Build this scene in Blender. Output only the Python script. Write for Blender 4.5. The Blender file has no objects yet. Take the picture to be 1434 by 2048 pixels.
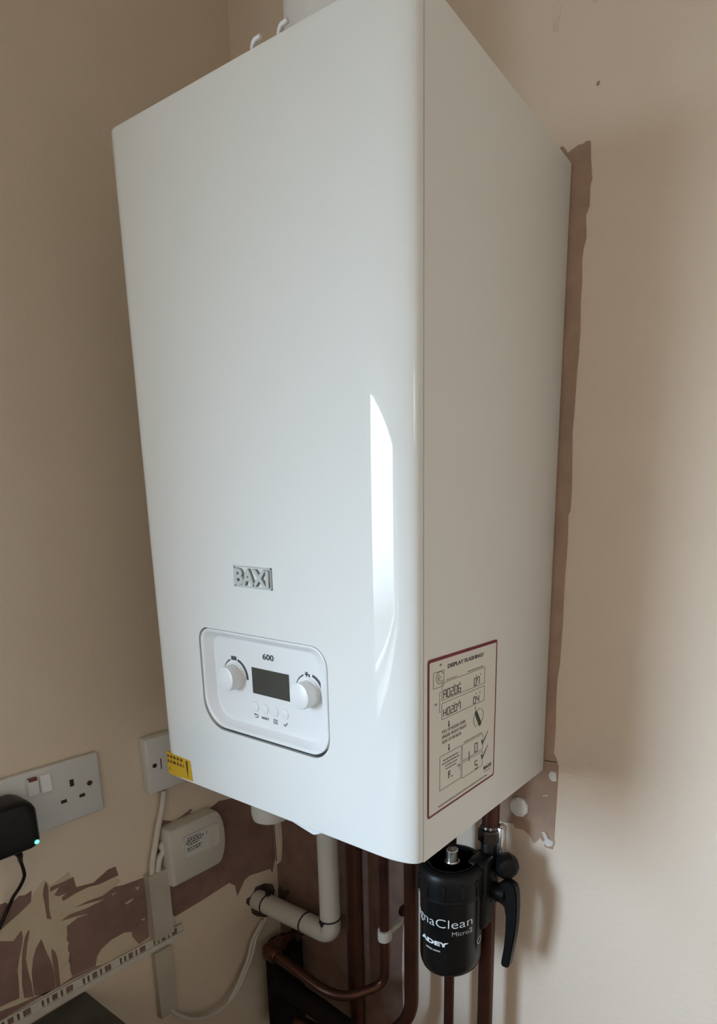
import bpy, bmesh, math, random, mathutils.geometry
from mathutils import Vector, Matrix

random.seed(7)
S = bpy.context.scene
COL = S.collection
ZB = 1.29                      # height of the boiler's underside above the floor
W, D, H = 0.3904, 0.2845, 0.70 # boiler case
LX = -0.156                    # plane of the left wall (back wall is y = 0)

# ------------------------------------------------------------------ camera
cam_d = bpy.data.cameras.new('camera')
cam = bpy.data.objects.new('camera', cam_d); COL.objects.link(cam)
S.camera = cam
cam_d.sensor_fit = 'VERTICAL'
cam_d.sensor_height = 36.0
cam_d.sensor_width = 36.0
cam_d.lens = 1200.04222 / 2048 * 36.0
cam_d.shift_x = (717 - 959.364101) / 2048
cam_d.shift_y = (1306.98626 - 1024) / 2048
cam_d.clip_start = 0.02
MT = [[0.8536263505208628, 0.13044649210178397, -0.5042873847269751],
      [0.5204572663750533, -0.1743349533064912, 0.8359016436956146],
      [0.02112551949277844, -0.9760077032247044, -0.21670873464675458]]
m = Matrix.Identity(4)
for i in range(3):
    m[i][0] = MT[i][0]; m[i][1] = -MT[i][1]; m[i][2] = -MT[i][2]
m.translation = Vector((0.700565609, -0.687013517, 0.322474149 + ZB))
cam.matrix_world = m

# ------------------------------------------------------------------ world, light, exposure
SKY = 38.5
w = bpy.data.worlds.new('daylight'); S.world = w; w.use_nodes = True
nt = w.node_tree; nt.nodes.clear()
tc = nt.nodes.new('ShaderNodeTexCoord'); sep = nt.nodes.new('ShaderNodeSeparateXYZ')
ramp = nt.nodes.new('ShaderNodeValToRGB'); bg = nt.nodes.new('ShaderNodeBackground'); out = nt.nodes.new('ShaderNodeOutputWorld')
nt.links.new(tc.outputs['Generated'], sep.inputs[0]); 
up = nt.nodes.new('ShaderNodeMath'); up.operation = 'ADD'; up.inputs[1].default_value = .25
nt.links.new(sep.outputs['Z'], up.inputs[0]); nt.links.new(up.outputs[0], ramp.inputs[0])
nt.links.new(ramp.outputs[0], bg.inputs[0]); nt.links.new(bg.outputs[0], out.inputs[0])
r_ = ramp.color_ramp
r_.elements[0].position = 0.05; r_.elements[0].color = (.050, .056, .052, 1)   # ground
r_.elements[1].position = 0.20; r_.elements[1].color = (.31, .37, .42, 1)      # hazy horizon
e = r_.elements.new(0.52); e.color = (.42, .57, .73, 1)
bg.inputs[1].default_value = SKY
WIN = dict(y0=-2.25, y1=-0.90, z0=-0.20, z1=0.74)     # kitchen window in the left wall
pd = bpy.data.lights.new('window_daylight', 'AREA'); pd.shape = 'RECTANGLE'
pd.size = WIN['z1'] - WIN['z0']; pd.size_y = WIN['y1'] - WIN['y0']
pd.cycles.is_portal = True
po = bpy.data.objects.new('window_daylight', pd); COL.objects.link(po)
po.location = (LX - 0.05, (WIN['y0'] + WIN['y1']) / 2, ZB + (WIN['z0'] + WIN['z1']) / 2)
po.rotation_euler = (0, math.radians(-90), 0)
FILL = 5.8
ld = bpy.data.lights.new('warm_fill_light', 'POINT'); ld.energy = FILL; ld.color = (1, .86, .70); ld.shadow_soft_size = .16  # unseen fill light added to lift the room's ambient, no fixture
lo_ = bpy.data.objects.new('warm_fill_light', ld); COL.objects.link(lo_); lo_.location = (1.45, -1.75, ZB + .86)
S.view_settings.view_transform = 'Standard'; S.view_settings.look = 'None'
S.view_settings.gamma = 1.0; S.view_settings.use_curve_mapping = False
S.view_settings.exposure = 0.0

# ------------------------------------------------------------------ materials
def mat(name, col, rough=.5, metal=0, noise=None, bump=0, bscale=200, coat=0, spec=None, emit=None):
    """col; noise=(scale, col2, lo, hi) mixes a second colour; bump adds fine relief"""
    mt = bpy.data.materials.new(name); mt.use_nodes = True
    n = mt.node_tree; b = n.nodes['Principled BSDF']
    b.inputs['Base Color'].default_value = (*col, 1); b.inputs['Roughness'].default_value = rough
    b.inputs['Metallic'].default_value = metal
    if coat: b.inputs['Coat Weight'].default_value = coat; b.inputs['Coat Roughness'].default_value = .03
    if spec is not None: b.inputs['Specular IOR Level'].default_value = spec
    if emit: b.inputs['Emission Color'].default_value = (*emit[0], 1); b.inputs['Emission Strength'].default_value = emit[1]
    t = n.nodes.new('ShaderNodeTexCoord')
    if noise:
        sc, c2, lo, hi = noise
        nz = n.nodes.new('ShaderNodeTexNoise'); nz.inputs['Scale'].default_value = sc; nz.inputs['Detail'].default_value = 5
        rp = n.nodes.new('ShaderNodeValToRGB'); rp.color_ramp.elements[0].position = lo; rp.color_ramp.elements[1].position = hi
        rp.color_ramp.elements[0].color = (*col, 1); rp.color_ramp.elements[1].color = (*c2, 1)
        n.links.new(t.outputs['Object'], nz.inputs['Vector']); n.links.new(nz.outputs['Fac'], rp.inputs[0])
        n.links.new(rp.outputs[0], b.inputs['Base Color'])
    if bump:
        nb = n.nodes.new('ShaderNodeTexNoise'); nb.inputs['Scale'].default_value = bscale; nb.inputs['Detail'].default_value = 4
        bp = n.nodes.new('ShaderNodeBump'); bp.inputs['Strength'].default_value = bump; bp.inputs['Distance'].default_value = .002
        n.links.new(t.outputs['Object'], nb.inputs['Vector']); n.links.new(nb.outputs['Fac'], bp.inputs['Height'])
        n.links.new(bp.outputs[0], b.inputs['Normal'])
    return mt

M = dict(
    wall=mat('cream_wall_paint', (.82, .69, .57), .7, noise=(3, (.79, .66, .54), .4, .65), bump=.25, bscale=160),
    wall_l=mat('cream_wall_paint_shaded', (.74, .62, .49), .7, noise=(3, (.71, .59, .46), .4, .65), bump=.25, bscale=160),  # same cream paint as the back wall, its weaker skylight put into the colour
    ceiling=mat('ceiling_paint', (.74, .70, .62), .8, bump=.1),
    floor=mat('brown_floor', (.30, .20, .13), .5, noise=(6, (.22, .14, .09), .4, .6)),
    bare=mat('bare_pink_plaster', (.27, .165, .130), .85, noise=(30, (.21, .125, .098), .35, .65), bump=.5, bscale=300),
    bare2=mat('bare_brown_plaster', (.46, .315, .235), .85, noise=(25, (.38, .26, .195), .35, .65), bump=.4, bscale=300),
    yellow_paint=mat('old_yellow_paint', (.62, .52, .37), .7, noise=(20, (.56, .47, .33), .35, .65), bump=.4, bscale=200),
    stain=mat('faint_wall_stain', (.72, .61, .49), .7, noise=(60, (.80, .67, .55), .4, .6), bump=.2),
    flake=mat('plaster_flake', (.60, .50, .44), .8, noise=(40, (.5, .4, .34), .4, .6), bump=.4),
    white_flake=mat('white_filler', (.80, .78, .76), .8, noise=(60, (.7, .66, .62), .4, .6), bump=.3),
    dark_hole=mat('rough_hole_edge', (.10, .075, .055), .95, noise=(50, (.05, .035, .03), .35, .65), bump=.8),
    boiler=mat('gloss_white_enamel', (.80, .80, .78), .025, coat=0, spec=.40, bump=.004, bscale=30),
    side=mat('satin_white_enamel', (.79, .79, .77), .38, bump=.012, bscale=60),
    panel=mat('white_panel_plastic', (.80, .80, .80), .35, bump=.02),
    knob=mat('white_knob_plastic', (.84, .84, .84), .28, bump=.01),
    black=mat('black_rubber', (.012, .012, .013), .5, bump=.05),
    lcd=mat('grey_lcd_glass', (.052, .054, .048), .18, noise=(8, (.06, .062, .054), .3, .7)),
    ink=mat('dark_print', (.045, .045, .05), .55, noise=(80, (.07, .07, .075), .4, .6)),
    badge=mat('silver_grey_badge', (.52, .54, .53), .35, bump=.02),
    badge_shade=mat('badge_shade', (.20, .21, .21), .4, bump=.02),
    paper=mat('sticker_paper', (.76, .74, .68), .5, bump=.02),
    red=mat('red_sticker_border', (.20, .012, .03), .45, noise=(60, (.16, .01, .025), .4, .6)),
    grey_ink=mat('grey_print', (.22, .21, .18), .6, noise=(90, (.28, .26, .22), .4, .6)),
    amber_ink=mat('amber_print', (.50, .38, .18), .6, noise=(90, (.42, .33, .18), .4, .6)),
    green_ink=mat('green_print', (.035, .065, .035), .6, noise=(90, (.05, .08, .04), .4, .6)),
    yel=mat('yellow_label', (.62, .38, .015), .4, bump=.02),
    brown_ink=mat('brown_print', (.09, .03, .01), .6, noise=(90, (.14, .05, .01), .4, .6)),
    plastic=mat('white_socket_plastic', (.66, .65, .63), .35, bump=.02),
    old=mat('cream_white_plastic', (.62, .58, .50), .4, bump=.03),
    pvc=mat('white_pipe_plastic', (.58, .55, .49), .38, bump=.03, bscale=80),
    cable=mat('white_cable', (.66, .60, .52), .45, bump=.05),
    trunk=mat('painted_trunking', (.52, .46, .38), .5, noise=(15, (.47, .41, .34), .4, .6), bump=.1),
    trim=mat('white_trim_plastic', (.62, .58, .50), .4, bump=.04),
    adapter=mat('black_adapter_plastic', (.007, .007, .007), .38, spec=.25, bump=.05, bscale=400),
    led=mat('green_led', (.1, .9, .5), .3, emit=((.12, 1.0, .55), 2.2)),
    redw=mat('red_switch_mark', (.16, .045, .03), .5, bump=.02),
    slot=mat('dark_slot', (.03, .022, .018), .7, bump=.02),
    copper=mat('tarnished_shaded_copper', (.115, .045, .031), .36, metal=.8, noise=(12, (.07, .030, .022), .35, .7), bump=.06),  # tarnish, with the dark surroundings it reflects also put into the colour
    chrome=mat('chrome', (.82, .81, .78), .26, metal=1, bump=.02),
    chrome_dark=mat('shaded_chrome', (.13, .13, .135), .2, metal=1, bump=.02),  # chrome with its dark reflections put into the base colour
    filt=mat('black_filter_plastic', (.005, .006, .0065), .22, spec=.4, bump=.02, bscale=300),
    filt2=mat('black_ribbed_plastic', (.006, .006, .0065), .38, spec=.25, bump=.08, bscale=300),
    white_ink=mat('white_print', (.80, .84, .86), .5, bump=.02),
    grey_white=mat('pale_print', (.42, .43, .44), .5, bump=.02),
    valve_red=mat('red_plastic_cap', (.42, .008, .03), .35, bump=.02),
    foam=mat('black_foam', (.014, .010, .008), .9, spec=.1, bump=.4, bscale=150),
    worktop=mat('dark_worktop', (.045, .043, .040), .35, noise=(40, (.06, .057, .052), .4, .6)),
    upvc=mat('window_upvc', (.82, .82, .82), .3, bump=.02),
    cabinet=mat('cabinet_board', (.60, .56, .50), .5, bump=.05),
)
gl = bpy.data.materials.new('window_glass'); gl.use_nodes = True; g = gl.node_tree; g.nodes.clear()
o_ = g.nodes.new('ShaderNodeOutputMaterial'); mx = g.nodes.new('ShaderNodeMixShader'); tr = g.nodes.new('ShaderNodeBsdfTransparent'); gy = g.nodes.new('ShaderNodeBsdfGlossy')
gy.inputs['Roughness'].default_value = .02; mx.inputs[0].default_value = .05
g.links.new(tr.outputs[0], mx.inputs[1]); g.links.new(gy.outputs[0], mx.inputs[2]); g.links.new(mx.outputs[0], o_.inputs[0])
M['glass'] = gl

# ------------------------------------------------------------------ helpers
BASE = {}
def root_of(o):
    while o.parent: o = o.parent
    return o
def thing(name, label, cat, base, group=None):
    o = bpy.data.objects.new(name, None); COL.objects.link(o)
    o.empty_display_size = .02
    o.location = (base[0], base[1], base[2] + ZB); BASE[o.name] = Vector(base)
    o['label'] = label; o['category'] = cat
    if group: o['group'] = group
    return o
def obj(name, bm, material, parent=None, label=None, smooth=None):
    if smooth is not None:
        for f in bm.faces: f.smooth = True
    me = bpy.data.meshes.new(name); bm.to_mesh(me); bm.free()
    if smooth is not None:
        me.set_sharp_from_angle(angle=math.radians(smooth))
    for mm in (material if isinstance(material, (list, tuple)) else [material]): me.materials.append(mm)
    o = bpy.data.objects.new(name, me); COL.objects.link(o)
    if parent is None:
        xs = [v.co for v in me.vertices]
        lo = Vector([min(c[i] for c in xs) for i in range(3)]); hi = Vector([max(c[i] for c in xs) for i in range(3)])
        b = Vector(((lo.x + hi.x) / 2, (lo.y + hi.y) / 2, lo.z)); BASE[o.name] = b
        o.location = (b.x, b.y, b.z + ZB)
    else:
        b = BASE[root_of(parent).name]; o.parent = parent
    me.transform(Matrix.Translation(-b))
    if label: o['label'] = label
    return o
def tag(o, label, cat, group=None):
    o['label'] = label; o['category'] = cat
    if group: o['group'] = group
    return o
def struct(o): o['kind'] = 'structure'; return o

def box(bm, x0, x1, y0, y1, z0, z1, bev=0, seg=2):
    b = bmesh.new()
    vs = [b.verts.new((x, y, z)) for x in (x0, x1) for y in (y0, y1) for z in (z0, z1)]
    for f in ((0, 1, 3, 2), (4, 6, 7, 5), (0, 4, 5, 1), (2, 3, 7, 6), (0, 2, 6, 4), (1, 5, 7, 3)): b.faces.new([vs[i] for i in f])
    if bev: bmesh.ops.bevel(b, geom=b.edges[:], offset=bev, segments=seg, profile=.5, affect='EDGES')
    bmesh.ops.recalc_face_normals(b, faces=b.faces[:]); merge(bm, b); return bm
def merge(bm, b, mtx=None):
    me = bpy.data.meshes.new('tmp'); b.to_mesh(me); b.free()
    if mtx is not None: me.transform(mtx)
    bm.from_mesh(me); bpy.data.meshes.remove(me)
def frame_of(d):
    d = Vector(d).normalized(); a = Vector((0, 0, 1)) if abs(d.z) < .9 else Vector((1, 0, 0))
    u = d.cross(a).normalized(); return u, d.cross(u).normalized(), d
def ring(bm, c, u, v, r, n): return [bm.verts.new(Vector(c) + u * (r * math.cos(2 * math.pi * i / n)) + v * (r * math.sin(2 * math.pi * i / n))) for i in range(n)]
def bridge(bm, a, b):
    n = len(a)
    for i in range(n): bm.faces.new((a[i], a[(i + 1) % n], b[(i + 1) % n], b[i]))
def lathe(bm, c, axis, prof, n=48):
    """prof: list of (radius, height along axis); closed at both ends"""
    u, v, d = frame_of(axis); c = Vector(c); prev = None; b = bmesh.new()
    for r, h in prof:
        rg = ring(b, c + d * h, u, v, max(r, 1e-5), n)
        if prev: bridge(b, prev, rg)
        else: b.faces.new(rg)
        prev = rg
    b.faces.new(prev); bmesh.ops.recalc_face_normals(b, faces=b.faces[:]); merge(bm, b); return bm
def cyl(bm, a, b, r, n=32, r2=None, bev=0):
    a = Vector(a); b = Vector(b); L = (b - a).length; r2 = r if r2 is None else r2
    p = [(r, 0), (r2, L)] if not bev else [(r - bev, 0), (r - bev * .3, bev * .3), (r, bev), (r2, L - bev), (r2 - bev * .3, L - bev * .3), (r2 - bev, L)]
    return lathe(bm, a, b - a, p, n)
def smooth_path(pts, k=8):
    pts = [Vector(p) for p in pts]; q = [pts[0] * 2 - pts[1]] + pts + [pts[-1] * 2 - pts[-2]]; o = []
    for i in range(1, len(q) - 2):
        for j in range(k):
            t = j / k; a, b, c, d = q[i - 1:i + 3]
            o.append(.5 * ((2 * b) + (c - a) * t + (2 * a - 5 * b + 4 * c - d) * t * t + (3 * b - a - 3 * c + d) * t ** 3))
    return o + [pts[-1]]
def fillet(pts, r, k=8):
    pts = [Vector(p) for p in pts]; o = [pts[0]]
    for i in range(1, len(pts) - 1):
        p, a, b = pts[i], (pts[i - 1] - pts[i]).normalized(), (pts[i + 1] - pts[i]).normalized()
        s, e2 = p + a * r, p + b * r
        for j in range(k + 1):
            t = j / k; o.append(s * (1 - t) ** 2 + p * 2 * t * (1 - t) + e2 * t * t)
    return o + [pts[-1]]
def tube(bm, pts, r, n=20, rad=None):
    pts = [Vector(p) for p in pts]; b = bmesh.new(); prev = None
    d0 = (pts[1] - pts[0]).normalized(); u, v, _ = frame_of(d0)
    for i, p in enumerate(pts):
        d = (pts[min(i + 1, len(pts) - 1)] - pts[max(i - 1, 0)]).normalized()
        u = (u - d * u.dot(d)).normalized(); v = d.cross(u)
        rg = ring(b, p, u, v, rad[i] if rad else r, n)
        if prev: bridge(b, prev, rg)
        else: b.faces.new(rg)
        prev = rg
    b.faces.new(prev); bmesh.ops.recalc_face_normals(b, faces=b.faces[:]); merge(bm, b); return bm
def prism(bm, poly, fn, d0, d1):
    """poly: 2-D points; fn(a, b, d) -> xyz; extruded from d0 to d1"""
    b = bmesh.new(); n = len(poly)
    co, _, fc, _, _, _ = mathutils.geometry.delaunay_2d_cdt([Vector(q) for q in poly], [(i, (i + 1) % n) for i in range(n)], [list(range(n))], 1, 1e-7)
    lo = [b.verts.new(fn(q[0], q[1], d0)) for q in co]; hi = [b.verts.new(fn(q[0], q[1], d1)) for q in co]; es = set()
    for f in fc:
        b.faces.new([hi[i] for i in f]); b.faces.new([lo[i] for i in reversed(f)])
        for i in range(len(f)): es.add((f[i], f[(i + 1) % len(f)]))
    for (i, j) in es:
        if (j, i) not in es: b.faces.new((lo[i], lo[j], hi[j], hi[i]))
    bmesh.ops.recalc_face_normals(b, faces=b.faces[:]); merge(bm, b); return bm
on_left = lambda a, b, d: (LX + d, a, b)      # a = y, b = z
on_back = lambda a, b, d: (a, -d, b)          # a = x, b = z
on_front = lambda a, b, d: (a, -D - d, b)     # front of the boiler
on_side = lambda a, b, d: (W + d, a, b)       # right side of the boiler
def rrect(a0, a1, b0, b1, r, k=6):
    """rounded rectangle, r = radius or (bottom-left, bottom-right, top-right, top-left)"""
    rs = r if isinstance(r, (tuple, list)) else (r,) * 4; o = []
    for (cx, cy, s, rr) in ((a0, b0, 180, rs[0]), (a1, b0, 270, rs[1]), (a1, b1, 0, rs[2]), (a0, b1, 90, rs[3])):
        x = cx + rr * (1 if cx == a0 else -1); y = cy + rr * (1 if cy == b0 else -1)
        for j in range(k + 1):
            t = math.radians(s + 90 * j / k); o.append((x + rr * math.cos(t), y + rr * math.sin(t)))
    return o
def arc_band(r0, r1, w0, w1, t0, t1, cx, cz, k=20):
    """crescent from angle t0 to t1 (degrees), band centred on radius r0..r1 with width growing w0..w1"""
    a = []; b = []
    for i in range(k + 1):
        t = i / k; th = math.radians(t0 + (t1 - t0) * t); wd = w0 + (w1 - w0) * t; r = r0 + (r1 - r0) * t
        a.append((cx + (r + wd / 2) * math.cos(th), cz + (r + wd / 2) * math.sin(th))); b.append((cx + (r - wd / 2) * math.cos(th), cz + (r - wd / 2) * math.sin(th)))
    return a + b[::-1]
def seg(p, q, wd):
    p = Vector(p); q = Vector(q); d = (q - p).normalized(); n = Vector((-d.y, d.x)) * (wd / 2)
    return [tuple(p + n), tuple(q + n), tuple(q - n), tuple(p - n)]
def text_mesh(s, bold=0.0):
    cu = bpy.data.curves.new('t', 'FONT'); cu.body = s; cu.size = 1; cu.offset = bold; cu.extrude = .5; cu.resolution_u = 4
    to = bpy.data.objects.new('t', cu); COL.objects.link(to)
    me = bpy.data.meshes.new_from_object(to, depsgraph=bpy.context.evaluated_depsgraph_get())
    bpy.data.objects.remove(to); bpy.data.curves.remove(cu)
    return me
def text(bm, s, a0, a1, b0, b1, fn, d0, d1, bold=0.0):
    """writing stretched to the box a0..a1, b0..b1 on a surface"""
    me = text_mesh(s, bold); xs = [v.co.x for v in me.vertices]; ys = [v.co.y for v in me.vertices]
    x0, x1, y0, y1 = min(xs), max(xs), min(ys), max(ys)
    for v in me.vertices:
        c = v.co; a = a0 + (c.x - x0) / (x1 - x0) * (a1 - a0); b = b0 + (c.y - y0) / (y1 - y0) * (b1 - b0)
        v.co = fn(a, b, d1 if c.z > 0 else d0)
    bm.from_mesh(me); bpy.data.meshes.remove(me); return bm
SEG7 = {'0': 'abcdef', '1': 'bc', '2': 'abged', '4': 'fgbc', '5': 'afgcd', '6': 'afgedc', '7': 'fabc', 'A': 'abcefg', 'H': 'fbceg', 'F': 'aefg', 'h': 'fegc', 'm': 'abc'}
def seven(bm, s, a0, b0, wd, ht, fn, d0, d1, gap=.4, t=.0009):
    a = a0
    for ch in s:
        if ch == '.':
            prism(bm, [(a - gap * wd * .8, b0), (a - gap * wd * .8 + t, b0), (a - gap * wd * .8 + t, b0 + t), (a - gap * wd * .8, b0 + t)], fn, d0, d1); continue
        h2 = b0 + ht / 2
        P = dict(a=((a, b0 + ht), (a + wd, b0 + ht)), b=((a + wd, h2), (a + wd, b0 + ht)), c=((a + wd, b0), (a + wd, h2)), d=((a, b0), (a + wd, b0)), e=((a, b0), (a, h2)), f=((a, h2), (a, b0 + ht)), g=((a, h2), (a + wd, h2)))
        for c in SEG7[ch]: prism(bm, seg(*P[c], t), fn, d0, d1)
        a += wd * (1 + gap)
def words(bm, a0, a1, b0, b1, fn, d0, d1, rnd, fill=.9):
    """a line of unreadable small print: word-length marks"""
    a = a0
    while a < a1:
        L = rnd.uniform(.12, .3) * (a1 - a0) * .6; e2 = min(a + L, a1)
        prism(bm, [(a, b0), (e2, b0), (e2, b1), (a, b1)], fn, d0, d1); a = e2 + (b1 - b0) * .8
def boolean_cut(o, cutter_bm):
    me = bpy.data.meshes.new('cut'); cutter_bm.to_mesh(me); cutter_bm.free(); c = bpy.data.objects.new('cut', me); COL.objects.link(c)
    c.location = root_of(o).location
    md = o.modifiers.new('b', 'BOOLEAN'); md.object = c; md.operation = 'DIFFERENCE'; md.solver = 'EXACT'
    bpy.context.view_layer.update()
    dg = bpy.context.evaluated_depsgraph_get(); nm = bpy.data.meshes.new_from_object(o.evaluated_get(dg), depsgraph=dg)
    o.modifiers.clear(); old = o.data; o.data = nm; bpy.data.objects.remove(c); bpy.data.meshes.remove(old)
N = bmesh.new

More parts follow.
